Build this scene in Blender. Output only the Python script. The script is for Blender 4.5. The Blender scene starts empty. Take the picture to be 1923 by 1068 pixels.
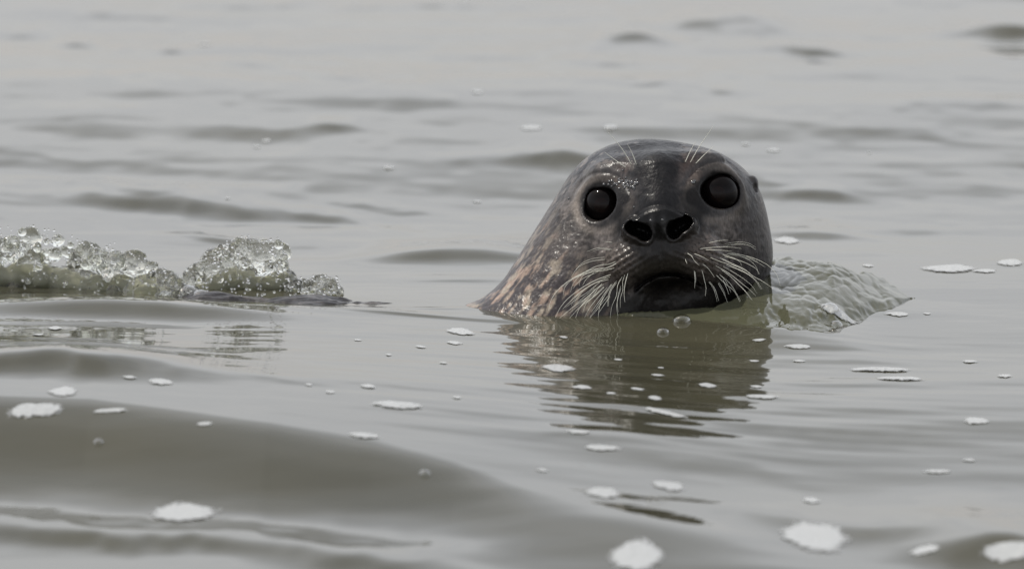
import bpy, math, random
import numpy as np
from mathutils import Vector, Matrix
from mathutils.bvhtree import BVHTree

random.seed(7)
rng = np.random.default_rng(11)
S = 1.0 / 2000.0                      # 2000 modelling units to the metre ("u" = half a millimetre)
TH = math.radians(10.0)               # camera looks down by ten degrees
CT, ST = math.cos(TH), math.sin(TH)
scene = bpy.context.scene
C = scene.collection

# ------------------------------------------------------------------ camera
RIGHT = np.array([1.0, 0, 0]); UP = np.array([0, ST, CT]); VIEW = np.array([0, CT, -ST])
AIM = RIGHT * (961.5 - 1240) * S + UP * (598 - 534) * S
DIST = 8.0
CAM = AIM - VIEW * DIST
cd = bpy.data.cameras.new("camera"); co = bpy.data.objects.new("camera", cd); C.objects.link(co)
co.location = CAM.tolist()
co.rotation_euler = (math.pi / 2 - TH, 0, 0)
cd.sensor_width = 36.0
cd.lens = 36.0 * DIST / (1923 * S)
cd.clip_start = 0.1; cd.clip_end = 6000
cd.dof.use_dof = True
cd.dof.focus_distance = DIST - 0.02
cd.dof.aperture_fstop = 7.0
scene.camera = co

# ------------------------------------------------------------------ sky and sun
SUN_EL = math.radians(62)
SUN_V = np.array([-0.36, 0.12, 0.0]); SUN_V = SUN_V / np.linalg.norm(SUN_V) * math.cos(SUN_EL); SUN_V[2] = math.sin(SUN_EL)
world = bpy.data.worlds.new("World"); scene.world = world; world.use_nodes = True
wn = world.node_tree; wn.nodes.clear()
def N(nt, typ, **kw):
    n = nt.nodes.new(typ)
    for k, v in kw.items():
        if k.startswith('i_'):
            n.inputs[k[2:].replace('_', ' ')].default_value = v
        else:
            setattr(n, k, v)
    return n
sky = N(wn, 'ShaderNodeTexSky', sky_type='NISHITA', sun_disc=False)
sky.sun_elevation = SUN_EL
sky.sun_rotation = math.atan2(SUN_V[0], SUN_V[1])
sky.dust_density = 4.0; sky.air_density = 1.0; sky.ozone_density = 1.0
tc = N(wn, 'ShaderNodeTexCoord')
mp = N(wn, 'ShaderNodeMapping'); mp.inputs['Scale'].default_value = (1, 1, 3.0)
nz = N(wn, 'ShaderNodeTexNoise', i_Scale=2.2, i_Detail=4.0, i_Roughness=0.5)
wn.links.new(tc.outputs['Generated'], mp.inputs['Vector']); wn.links.new(mp.outputs['Vector'], nz.inputs['Vector'])
cr = N(wn, 'ShaderNodeValToRGB')
cr.color_ramp.elements[0].position = 0.3; cr.color_ramp.elements[0].color = (8.4, 8.6, 9.0, 1)
cr.color_ramp.elements[1].position = 0.7; cr.color_ramp.elements[1].color = (11.8, 11.6, 11.5, 1)
wn.links.new(nz.outputs['Fac'], cr.inputs['Fac'])
mx = N(wn, 'ShaderNodeMixRGB'); mx.inputs['Fac'].default_value = 0.8      # thin bright cloud over the blue
wn.links.new(sky.outputs['Color'], mx.inputs['Color1'])
sep = N(wn, 'ShaderNodeSeparateXYZ'); wn.links.new(tc.outputs['Generated'], sep.inputs[0])
el = N(wn, 'ShaderNodeValToRGB')                                          # hazy sky: brightest low down, duller overhead
for e_, (p_, v_) in zip([el.color_ramp.elements[0], el.color_ramp.elements[1], None], [(0.0, (.67, .645, .615)), (.85, (.42, .42, .42)), (.24, (.91, .93, .96))]):
    if e_ is None: e_ = el.color_ramp.elements.new(p_)
    e_.position = p_; e_.color = (*v_, 1)
wn.links.new(sep.outputs['Z'], el.inputs['Fac'])
ml = N(wn, 'ShaderNodeMixRGB', blend_type='MULTIPLY'); ml.inputs['Fac'].default_value = 1.0
wn.links.new(cr.outputs['Color'], ml.inputs['Color1']); wn.links.new(el.outputs['Color'], ml.inputs['Color2'])
wn.links.new(ml.outputs['Color'], mx.inputs['Color2'])
bg = N(wn, 'ShaderNodeBackground', i_Strength=0.11)
wo = N(wn, 'ShaderNodeOutputWorld')
wn.links.new(mx.outputs['Color'], bg.inputs['Color']); wn.links.new(bg.outputs['Background'], wo.inputs['Surface'])
sl = bpy.data.lights.new("sun", 'SUN'); sl.energy = 2.4; sl.angle = math.radians(0.53); sl.color = (1.0, 0.95, 0.87)
so = bpy.data.objects.new("sun", sl); C.objects.link(so)
so.rotation_euler = Vector((-SUN_V).tolist()).to_track_quat('-Z', 'Y').to_euler()
scene.view_settings.view_transform = 'Standard'; scene.view_settings.look = 'None'
scene.view_settings.exposure = 0.42; scene.view_settings.gamma = 1.0
scene.view_settings.use_curve_mapping = False
scene.cycles.max_bounces = 10; scene.cycles.transmission_bounces = 8

# ------------------------------------------------------------------ helpers
def ray(px, py):
    d = VIEW + RIGHT * ((px - 961.5) * S / DIST) + UP * ((534 - py) * S / DIST)
    return CAM, d
def on_plane(px, py, z=0.0):          # photo pixel -> point of the sea plane, metres
    o, d = ray(px, py)
    t = (z - o[2]) / d[2]
    return o + d * t
def hash3(ix, iy, iz, seed):
    n = (ix * 374761393 + iy * 668265263 + iz * 1274126177 + seed * 974634777) & 0xffffffff
    n = ((n ^ (n >> 13)) * 1274126177) & 0xffffffff
    n = n ^ (n >> 16)
    return (n & 0xffff) / 65535.0
def vnoise(x, y, z, seed=0):
    x = np.asarray(x, float); y = np.asarray(y, float); z = np.asarray(z, float)
    xi = np.floor(x).astype(np.int64); yi = np.floor(y).astype(np.int64); zi = np.floor(z).astype(np.int64)
    fx, fy, fz = x - xi, y - yi, z - zi
    fx = fx * fx * (3 - 2 * fx); fy = fy * fy * (3 - 2 * fy); fz = fz * fz * (3 - 2 * fz)
    r = 0
    for a in (0, 1):
        for b in (0, 1):
            for c in (0, 1):
                w = (fx if a else 1 - fx) * (fy if b else 1 - fy) * (fz if c else 1 - fz)
                r = r + w * hash3(xi + a, yi + b, zi + c, seed)
    return r
def fbm(x, y, z, seed=0, o=3):
    r = 0; a = 0.5; t = 0
    for k in range(o):
        r = r + a * vnoise(x * 2 ** k, y * 2 ** k, z * 2 ** k, seed + k * 17); t += a; a *= 0.5
    return r / t
def sstep(a, b, x):
    t = np.clip((x - a) / (b - a), 0, 1); return t * t * (3 - 2 * t)
def mesh_np(name, V, F, smooth=True):
    me = bpy.data.meshes.new(name)
    V = np.asarray(V, np.float32); F = np.asarray(F, np.int32); k = F.shape[1]
    me.vertices.add(len(V)); me.vertices.foreach_set('co', V.ravel())
    me.loops.add(F.size); me.loops.foreach_set('vertex_index', F.ravel())
    me.polygons.add(len(F)); me.polygons.foreach_set('loop_start', np.arange(0, F.size, k, dtype=np.int32))
    me.update(calc_edges=True)
    me.polygons.foreach_set('use_smooth', np.full(len(F), smooth))
    me.update()
    return me
def link(name, me, mat=None, parent=None, loc=None):
    o = bpy.data.objects.new(name, me); C.objects.link(o)
    if mat is not None and me is not None: me.materials.append(mat)
    if parent is not None: o.parent = parent
    if loc is not None: o.location = [float(v) for v in loc]
    return o
def tag(o, label=None, cat=None, group=None, kind=None):
    if label: o['label'] = label
    if cat: o['category'] = cat
    if group: o['group'] = group
    if kind: o['kind'] = kind
    return o
def set_color(me, col, al=None):
    a = me.color_attributes.new('coat', 'FLOAT_COLOR', 'POINT')
    c = np.ones((len(me.vertices), 4), np.float32); c[:, :3] = col
    if al is not None: c[:, 3] = al
    a.data.foreach_set('color', c.ravel())

def surface_nets(D, org, h):
    """D: scalar field on a grid (negative inside). Returns verts, quads."""
    s = D < 0
    nx, ny, nz_ = D.shape
    cnt = np.zeros((nx - 1, ny - 1, nz_ - 1), np.int8)
    for a in (0, 1):
        for b in (0, 1):
            for c in (0, 1):
                cnt += s[a:nx - 1 + a, b:ny - 1 + b, c:nz_ - 1 + c]
    act = (cnt > 0) & (cnt < 8)
    idx = np.full(act.shape, -1, np.int32)
    I, J, K = np.nonzero(act)
    idx[I, J, K] = np.arange(len(I))
    P = np.zeros((len(I), 3)); W = np.zeros(len(I))
    corners = [(a, b, c) for a in (0, 1) for b in (0, 1) for c in (0, 1)]
    vals = {q: D[I + q[0], J + q[1], K + q[2]] for q in corners}
    for q in corners:
        for ax in range(3):
            if q[ax] == 0:
                r = list(q); r[ax] = 1; r = tuple(r)
                v0, v1 = vals[q], vals[r]
                m = (v0 < 0) != (v1 < 0)
                t = np.where(m, v0 / np.where(m, v0 - v1, 1), 0)
                p = np.tile(np.array(q, float), (len(I), 1)); p[:, ax] += t
                P[m] += p[m]; W[m] += 1
    P = P / W[:, None] + np.stack([I, J, K], 1)
    V = org + P * h
    quads = []
    for ax in range(3):
        sl0 = [slice(1, n - 1) for n in D.shape]; sl1 = [slice(1, n - 1) for n in D.shape]
        sl0[ax] = slice(0, D.shape[ax] - 1); sl1[ax] = slice(1, D.shape[ax])
        a, b = s[tuple(sl0)], s[tuple(sl1)]
        for flip in (False, True):
            m = (a & ~b) if not flip else (~a & b)
            g = np.nonzero(m)
            g = [g[k] + (0 if k == ax else 1) for k in range(3)]
            u, v = (ax + 1) % 3, (ax + 2) % 3
            def at(du, dv):
                q = [g[0], g[1], g[2]]; q[u] = q[u] - du; q[v] = q[v] - dv
                return idx[q[0], q[1], q[2]]
            qd = np.stack([at(1, 1), at(0, 1), at(0, 0), at(1, 0)], 1)
            if flip: qd = qd[:, ::-1]
            quads.append(qd)
    Q = np.concatenate(quads); Q = Q[(Q >= 0).all(1)]
    return V, Q

# ------------------------------------------------------------------ materials
def new_mat(name):
    m = bpy.data.materials.new(name); m.use_nodes = True
    nt = m.node_tree
    return m, nt, nt.nodes['Principled BSDF']
def bump(nt, bs, scale, strength, dist=0.001, detail=3, stretch=(1, 1, 1), kind='noise', prev=None, coat=False):
    t = N(nt, 'ShaderNodeTexCoord'); mp = N(nt, 'ShaderNodeMapping'); mp.inputs['Scale'].default_value = stretch
    nt.links.new(t.outputs['Object'], mp.inputs['Vector'])
    if kind == 'noise':
        n = N(nt, 'ShaderNodeTexNoise', i_Scale=scale, i_Detail=detail); out = n.outputs['Fac']
    else:
        n = N(nt, 'ShaderNodeTexVoronoi', i_Scale=scale); out = n.outputs['Distance']
    nt.links.new(mp.outputs['Vector'], n.inputs['Vector'])
    b = N(nt, 'ShaderNodeBump'); b.inputs['Strength'].default_value = strength; b.inputs['Distance'].default_value = dist
    nt.links.new(out, b.inputs['Height'])
    if prev: nt.links.new(prev.outputs['Normal'], b.inputs['Normal'])
    nt.links.new(b.outputs['Normal'], bs.inputs['Normal'])
    if coat: nt.links.new(b.outputs['Normal'], bs.inputs['Coat Normal'])
    return b

M_water, nt, bs = new_mat('turbid_sea_water')
bs.inputs['Roughness'].default_value = 0.03; bs.inputs['IOR'].default_value = 1.333
t = N(nt, 'ShaderNodeTexCoord'); n1 = N(nt, 'ShaderNodeTexNoise', i_Scale=2.5, i_Detail=4.0)
nt.links.new(t.outputs['Object'], n1.inputs['Vector'])
r1 = N(nt, 'ShaderNodeValToRGB')
r1.color_ramp.elements[0].position = .3; r1.color_ramp.elements[0].color = (0.044, 0.043, 0.030, 1)
r1.color_ramp.elements[1].position = .7; r1.color_ramp.elements[1].color = (0.058, 0.055, 0.036, 1)
nt.links.new(n1.outputs['Fac'], r1.inputs['Fac']); nt.links.new(r1.outputs['Color'], bs.inputs['Base Color'])
b1 = bump(nt, bs, 9.0, 0.22, 0.003, 2, (0.6, 1.6, 1))
b2 = bump(nt, bs, 45.0, 0.25, 0.0006, 2, (0.5, 1.3, 1), prev=b1)

M_clear, nt, bs = new_mat('clear_splash_water')
bs.inputs['Base Color'].default_value = (0.90, 0.91, 0.86, 1)
bs.inputs['Transmission Weight'].default_value = 0.96
bs.inputs['Roughness'].default_value = 0.03; bs.inputs['IOR'].default_value = 1.333
bump(nt, bs, 200.0, 0.14, 0.0006, 1)


M_wake, nt, bs = new_mat('wake_water')
bs.inputs['Base Color'].default_value = (0.066, 0.067, 0.042, 1)
bs.inputs['Roughness'].default_value = 0.04; bs.inputs['IOR'].default_value = 1.333
bump(nt, bs, 140.0, 0.2, 0.0006, 2)

M_murk, nt, bs = new_mat('aerated_murky_water')
bs.inputs['Base Color'].default_value = (0.24, 0.24, 0.17, 1); bs.inputs['Roughness'].default_value = 0.15; bs.inputs['IOR'].default_value = 1.333
bump(nt, bs, 160.0, 0.4, 0.001, 3)

M_bubble, nt, bs = new_mat('bubble_film')
nt.nodes.remove(bs)
out = nt.nodes['Material Output']
tr = N(nt, 'ShaderNodeBsdfTransparent'); tr.inputs['Color'].default_value = (0.97, 0.97, 0.96, 1)
gl = N(nt, 'ShaderNodeBsdfGlossy'); gl.inputs['Roughness'].default_value = 0.03
lw = N(nt, 'ShaderNodeLayerWeight'); lw.inputs['Blend'].default_value = 0.32
ms = N(nt, 'ShaderNodeMixShader')
nt.links.new(lw.outputs['Facing'], ms.inputs['Fac']); nt.links.new(tr.outputs[0], ms.inputs[1]); nt.links.new(gl.outputs[0], ms.inputs[2])
nt.links.new(ms.outputs[0], out.inputs['Surface'])

M_foam, nt, bs = new_mat('sea_foam')
bs.inputs['Base Color'].default_value = (0.35, 0.36, 0.36, 1); bs.inputs['Roughness'].default_value = 0.35
fa = N(nt, 'ShaderNodeVertexColor'); fa.layer_name = 'coat'
ft = N(nt, 'ShaderNodeTexCoord'); fnz = N(nt, 'ShaderNodeTexNoise', i_Scale=190.0, i_Detail=3.0); nt.links.new(ft.outputs['Object'], fnz.inputs['Vector'])
fsum = N(nt, 'ShaderNodeMath', operation='ADD'); fr = N(nt, 'ShaderNodeMapRange')
nt.links.new(fa.outputs['Alpha'], fsum.inputs[0]); nt.links.new(fnz.outputs['Fac'], fsum.inputs[1])
fr.inputs['From Min'].default_value = .68; fr.inputs['From Max'].default_value = 1.0
nt.links.new(fsum.outputs[0], fr.inputs['Value']); nt.links.new(fr.outputs[0], bs.inputs['Alpha'])
b = bump(nt, bs, 420.0, 0.6, 0.001, 0, kind='voronoi')
bump(nt, bs, 160.0, 0.5, 0.0015, 2, prev=b)

M_coat, nt, bs = new_mat('wet_seal_coat')
at = N(nt, 'ShaderNodeVertexColor'); at.layer_name = 'coat'
tcn = N(nt, 'ShaderNodeTexCoord'); mpn = N(nt, 'ShaderNodeMapping'); mpn.inputs['Scale'].default_value = (1, 1, 0.5)
fn = N(nt, 'ShaderNodeTexNoise', i_Scale=420.0, i_Detail=3.0)
nt.links.new(tcn.outputs['Object'], mpn.inputs['Vector']); nt.links.new(mpn.outputs['Vector'], fn.inputs['Vector'])
mr = N(nt, 'ShaderNodeMapRange'); mr.inputs['From Min'].default_value = .3; mr.inputs['From Max'].default_value = .7
mr.inputs['To Min'].default_value = .72; mr.inputs['To Max'].default_value = 1.28
nt.links.new(fn.outputs['Fac'], mr.inputs['Value'])
vm = N(nt, 'ShaderNodeVectorMath', operation='SCALE')
nt.links.new(at.outputs['Color'], vm.inputs[0]); nt.links.new(mr.outputs[0], vm.inputs['Scale'])
nt.links.new(vm.outputs[0], bs.inputs['Base Color'])
mrr = N(nt, 'ShaderNodeMapRange'); mrr.inputs['To Min'].default_value = .42; mrr.inputs['To Max'].default_value = .14
spc = N(nt, 'ShaderNodeSeparateColor'); nt.links.new(at.outputs['Color'], spc.inputs[0])
mrc = N(nt, 'ShaderNodeMapRange'); mrc.inputs['From Min'].default_value = .005; mrc.inputs['From Max'].default_value = .016
mrc.inputs['To Min'].default_value = .08; mrc.inputs['To Max'].default_value = .32
nt.links.new(spc.outputs[0], mrc.inputs['Value']); nt.links.new(mrc.outputs[0], bs.inputs['Coat Weight'])
nt.links.new(at.outputs['Alpha'], mrr.inputs['Value']); nt.links.new(mrr.outputs[0], bs.inputs['Roughness']); bs.inputs['IOR'].default_value = 1.4
bs.inputs['Specular IOR Level'].default_value = 0.22; bs.inputs['Coat Weight'].default_value = 0.3; bs.inputs['Coat Roughness'].default_value = 0.16; bs.inputs['Coat IOR'].default_value = 1.33
b = bump(nt, bs, 120.0, 0.5, 0.0016, 3, (1, 1, .6), coat=True)
bump(nt, bs, 500.0, 0.7, 0.0006, 2, (1, 1, .4), prev=b, coat=True)

M_nose, nt, bs = new_mat('wet_black_skin')
bs.inputs['Base Color'].default_value = (0.012, 0.011, 0.011, 1); bs.inputs['Roughness'].default_value = 0.25
M_eye, nt, bs = new_mat('dark_wet_eye')
tcn = N(nt, 'ShaderNodeTexCoord')
gr = N(nt, 'ShaderNodeTexGradient', gradient_type='SPHERICAL')
mpn = N(nt, 'ShaderNodeMapping'); mpn.inputs['Location'].default_value = (0, -1.0, 0)
mpn.vector_type = 'POINT'
nt.links.new(tcn.outputs['Generated'], mpn.inputs['Vector'])
bs.inputs['Base Color'].default_value = (0.004, 0.003, 0.003, 1); bs.inputs['Roughness'].default_value = 0.06
bs.inputs['IOR'].default_value = 1.22
M_iris, nt, bs = new_mat('dark_brown_iris')
bs.inputs['Base Color'].default_value = (0.007, 0.004, 0.0035, 1); bs.inputs['Roughness'].default_value = 0.06; bs.inputs['IOR'].default_value = 1.22
M_whisker, nt, bs = new_mat('pale_whisker')
bs.inputs['Base Color'].default_value = (0.68, 0.67, 0.58, 1); bs.inputs['Roughness'].default_value = 0.35
M_drop, nt, bs = new_mat('water_drop')
bs.inputs['Base Color'].default_value = (0.95, 0.95, 0.95, 1); bs.inputs['Transmission Weight'].default_value = 1.0
bs.inputs['Roughness'].default_value = 0.09; bs.inputs['IOR'].default_value = 1.45
M_sparkle, nt, bs = new_mat('sunlit_bead')
bs.inputs['Base Color'].default_value = (0.9, 0.9, 0.9, 1); bs.inputs['Transmission Weight'].default_value = 0.75
bs.inputs['Roughness'].default_value = 0.12; bs.inputs['IOR'].default_value = 1.7
M_glint, nt, bs = new_mat('wet_bead')
bs.inputs['Base Color'].default_value = (0.03, 0.03, 0.032, 1); bs.inputs['Roughness'].default_value = 0.13; bs.inputs['IOR'].default_value = 1.6; bs.inputs['Specular IOR Level'].default_value = 1.0

# ------------------------------------------------------------------ sea surface height (units of u)
def plane_u(px, py):
    p = on_plane(px, py); return p[0] / S, p[1] / S
# dark patches of the photograph are small wave faces turned to the viewer: px, py, width, height (photo pixels), slope (deg), tilt
FACES = [
 (1190, 86, 120, 24, 12, 0), (1400, 48, 170, 34, 11, -4), (1300, 48, 90, 22, 8, 0), (1510, 104, 130, 16, 10, -6), (1895, 66, 170, 24, 14, -5),
 (1200, 44, 100, 14, 6, 0), (1650, 140, 220, 18, 3, 0), (150, 94, 80, 12, 9, -8), (235, 103, 34, 8, 8, 0), (320, 108, 46, 11, 11, 0),
 (60, 70, 160, 16, 5, -8), (470, 146, 160, 14, 5, -6), (625, 172, 150, 14, 6, -6), (270, 170, 180, 16, 4, 0), (620, 256, 100, 12, 8, 0), (500, 262, 260, 22, 4, 0),
 (800, 5, 300, 14, 7, 0), (480, 4, 240, 12, 7, 0), (230, 28, 260, 22, 4, -4), (920, 120, 200, 16, 3, 0), (1040, 304, 150, 22, 12, 0), (1530, 356, 150, 16, 10, -6), (1450, 335, 70, 10, 7, -6),
 (1790, 274, 120, 12, 6, -4), (1650, 262, 200, 10, 3, 0), (340, 376, 330, 24, 12, -4), (200, 352, 200, 14, 8, -8), (620, 402, 150, 12, 8, -8),
 (690, 378, 120, 12, 6, 0), (770, 388, 120, 12, 6, -4), (410, 440, 130, 8, 9, -6), (855, 473, 290, 26, 15, 0), (860, 526, 240, 10, 6, 0),
 (1525, 428, 170, 16, 11, -3), (900, 310, 200, 20, 4, 0), (1360, 200, 60, 9, 5, 0), (1210, 186, 80, 9, 4, 0), (1150, 140, 180, 20, 4, 0),
 (1700, 420, 300, 16, 3, 0), (560, 455, 160, 8, 4, 0), (100, 300, 300, 12, 3, -4),
 (230, 590, 560, 34, 17, -2), (620, 602, 300, 14, 5, -2), (780, 604, 300, 6, 13, -3), (690, 592, 120, 4, 10, -2), (820, 590, 160, 4, 8, 0), (120, 738, 420, 42, 17, -1), (100, 640, 400, 16, 3, 0), (330, 708, 180, 5, 7, -1),
 (1880, 975, 280, 60, 17, -3), (1560, 945, 420, 40, 6, -2), (1500, 800, 500, 40, 3, 0), (1300, 860, 400, 40, 3, -3), (1120, 832, 260, 20, 3, 0),
 (150, 955, 620, 34, 14, -3), (620, 1000, 420, 40, 10, -5), (120, 1062, 420, 18, 12, -2), (900, 1050, 260, 16, 9, -4),
 (1600, 720, 300, 14, 2.5, 0), (1680, 590, 220, 20, 3, 0), (600, 640, 400, 10, 2.5, 0), (450, 760, 500, 14, 3, -1),
]
FC = []
for (px, py, w, h, sl_, tilt) in FACES:
    x0, y0 = plane_u(px, py); _, ya = plane_u(px, py - h / 2); _, yb = plane_u(px, py + h / 2)
    scale = (y0 * S + 7.9) / 7.9
    FC.append((x0, y0, w * scale * 0.40, (ya - yb) * 0.5, math.tan(math.radians(sl_ * 1.2)), math.tan(math.radians(tilt)) / ST))
WV = []
for k in range(34):
    lam = 90 * (1.13 ** k) * rng.uniform(.9, 1.1)
    ang = rng.normal(0.06, 0.30)
    WV.append((2 * math.pi / lam * math.sin(ang), 2 * math.pi / lam * math.cos(ang), rng.uniform(0, 6.28), lam * 0.0016))
CREST = np.array([plane_u(*p) for p in [(-300, 762), (0, 775), (180, 780), (350, 797), (520, 815), (700, 843), (850, 878), (1000, 925), (1150, 958), (1380, 1003), (1700, 1075), (2200, 1200)]])
RIDGE = np.array([plane_u(*p) for p in [(560, 588), (760, 592), (880, 595), (980, 599), (1100, 599), (1240, 599), (1330, 600), (1450, 610), (1560, 618), (1640, 640), (1760, 640)]])
def H(x, y):
    z = np.zeros(np.broadcast(x, y).shape)
    far = sstep(300, 1600, y) * 1.0
    near = 1 - sstep(-2600, -600, y)
    calm = 1 - 0.65 * np.exp(-(np.hypot(x + 200, y) / 700) ** 4)
    amp = 0.35 + 0.6 * far + 0.3 * near
    calm_front = 1.0
    for kx, ky, ph, a in WV:
        lam = 2 * math.pi / math.hypot(kx, ky)
        f = amp * calm
        fade = 1 / (1 + (np.hypot(x, y) / (lam * 40)) ** 2)
        z += f * a * np.sin(kx * x + ky * y + ph) * fade
    yk = y; y = y + 170 * (fbm(x / 130, y / 500, x * 0 + .5, 61, 3) - .5) * sstep(500, 900, np.abs(y - 100))
    PN = 1 + (0.15 + .85 * far) * (-0.55 + 1.1 * fbm(x / 110, y / 260, x * 0 + 3.5, 67, 2))
    for x0, y0, sx, Ly, s, tl in FC:
        yy = y - y0 - (x - x0) * tl
        sf = Ly * 0.62
        yc = sf * 0.9
        A = s * sf * 1.3 * PN
        t = yy - yc + 0.6 * A / math.tan(TH)
        sg = np.where(t < 0, sf, sf * 2.4)
        z += A * np.exp(-0.5 * (t / sg) ** 2 - 0.5 * (np.abs(x - x0) / sx) ** 2.2)
    # the large foreground swell
    y = yk
    yc = np.interp(x, CREST[:, 0], CREST[:, 1])
    env = (1 - sstep(-100, 330, x)) * 1.0
    hx = np.interp(x, [-1400, -700, -300, 0, 330], [84, 80, 54, 30, 20])
    t = y - (yc - (hx - 50) / math.tan(TH))
    sf = np.interp(x, [-1400, -300, 330], [215, 190, 170])
    prof = np.where(t < 0, np.exp(-0.5 * (t / sf) ** 2), np.clip(1 - t / np.interp(x, [-900, -300], [1500, 1950]), 0, 1) ** 1.15)
    z += hx * env * prof
    # low bow ridge pushed up in front of chin and neck
    yr = np.interp(x, RIDGE[:, 0], RIDGE[:, 1])
    env = sstep(-640, -150, x) * (1 - sstep(200, 480, x))
    rh = np.interp(x, [-400, -150, 0, 200, 400], [5, 10, 12, 18, 16])
    t = y - yr + rh / math.tan(TH)
    sf = np.interp(x, [-400, -150, 0, 200, 400], [22, 60, 75, 110, 130])
    z += env * rh * np.where(t < 0, np.exp(-0.5 * (t / sf) ** 2), np.exp(-0.5 * (t / 260) ** 2))
    z += far * 12 * (fbm(x / 170, y / 330, x * 0 + 7.5, 91, 3) - .5) / (1 + (np.hypot(x, y) / 40000) ** 2)
    z -= 50 * (1 - sstep(-1800, -650, y)) * (1 - sstep(3000, 9000, np.abs(x)))   # long gentle rise towards the seal
    z -= 24 * (1 - sstep(-2900, -1500, y)) * (1 - sstep(3000, 9000, np.abs(x)))
    rg = np.exp(-(np.abs(x) / 650) ** 3) * sstep(-1500, -900, y) * (1 - sstep(-260, -60, y))
    z += rg * (0.75 * np.sin(y / 31.0 + x / 210.0 + 1.5 * np.sin(x / 160)) + 0.5 * np.sin(y / 19.0 - x / 150.0) + 0.22 * np.sin(y / 9.0 + x / 70.0))
    return z
def seat(px, py, it=5):                # where the sight line of a photo pixel meets the sea, metres
    z = 0.0
    for _ in range(it):
        p = on_plane(px, py, z)
        z = 0.5 * z + 0.5 * float(H(np.array(p[0] / S), np.array(p[1] / S))) * S
    p = on_plane(px, py, z)
    return p[0], p[1], float(H(np.array(p[0] / S), np.array(p[1] / S))) * S

def grow(start, step, limit, g=1.22):
    r = []; v = start; s = step
    while abs(v) < limit:
        s *= g; v = v + s; r.append(v)
    return r
xs = list(np.arange(-1500, 1300, 6.0)); xs = [-v for v in grow(1500, 6, 4.0e6)][::-1] + xs + grow(1294, 6, 4.0e6)
ys = list(np.arange(-3600, -1300, 12.0)) + list(np.arange(-1300, 700, 5.0)) + list(np.arange(700, 5200, 13.0))
ys = [-v for v in grow(3600, 12, 4.0e6)][::-1] + ys + grow(ys[-1], 13, 4.0e6)
X, Y = np.meshgrid(np.array(xs), np.array(ys), indexing='ij')
Zs = H(X, Y)
nx, ny = X.shape
V = np.stack([X.ravel(), Y.ravel(), Zs.ravel()], 1) * S
ii = (np.arange(nx - 1)[:, None] * ny + np.arange(ny - 1)[None, :]).ravel()
F = np.stack([ii, ii + ny, ii + ny + 1, ii + 1], 1)
water = link('water', mesh_np('water', V, F), M_water)
tag(water, 'calm grey green sea surface with soft swells and small ripples', None, None, 'structure')

# ------------------------------------------------------------------ the seal (signed distance body)
ROLL = math.radians(5.4); YAW = math.radians(6.0)
cr_, sr_ = math.cos(ROLL), math.sin(ROLL); cy_, sy_ = math.cos(YAW), math.sin(YAW)
def w2view(P):                          # world units -> (X, U, F)
    x, y, z = P
    return x, y * ST + z * CT, -(y * CT - z * ST)
def view2head(Xv, U, Fv):
    dx = Xv - 2; up = U - 225; f = Fv + 40
    x1 = dx * cr_ + up * sr_; z1 = -dx * sr_ + up * cr_
    a = x1 * cy_ + f * sy_; c = -x1 * sy_ + f * cy_
    return a, z1, c
def head2world(a, b, c):
    x1 = a * cy_ - c * sy_; f = a * sy_ + c * cy_
    dx = x1 * cr_ - b * sr_; up = x1 * sr_ + b * cr_
    Xv = dx + 2; U = up + 225; Fv = f - 40
    return Xv, U * ST - Fv * CT, U * CT + Fv * ST
def ell(p, c, r, rot=None):
    q = [p[i] - c[i] for i in range(3)]
    if rot is not None:                 # rotation in the a-b plane
        cc, ss = math.cos(rot), math.sin(rot)
        q = [q[0] * cc + q[1] * ss, -q[0] * ss + q[1] * cc, q[2]]
    k0 = np.sqrt(sum((q[i] / r[i]) ** 2 for i in range(3)))
    k1 = np.sqrt(sum((q[i] / r[i] ** 2) ** 2 for i in range(3))) + 1e-9
    return k0 * (k0 - 1) / k1
def cap(p, A, B, ra, rb):
    A = np.array(A, float); B = np.array(B, float); d = B - A
    q = [p[i] - A[i] for i in range(3)]
    t = np.clip(sum(q[i] * d[i] for i in range(3)) / (d @ d), 0, 1)
    return np.sqrt(sum((q[i] - t * d[i]) ** 2 for i in range(3))) - (ra + (rb - ra) * t)
def smin(a, b, k):
    h = np.clip(0.5 + 0.5 * (b - a) / k, 0, 1)
    return b + (a - b) * h - k * h * (1 - h)
def smax(a, b, k): return -smin(-a, -b, k)
EYE_A, EYE_B, EYE_C, EYE_R = 109.0, 0.0, -8.0, 38.5
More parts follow.
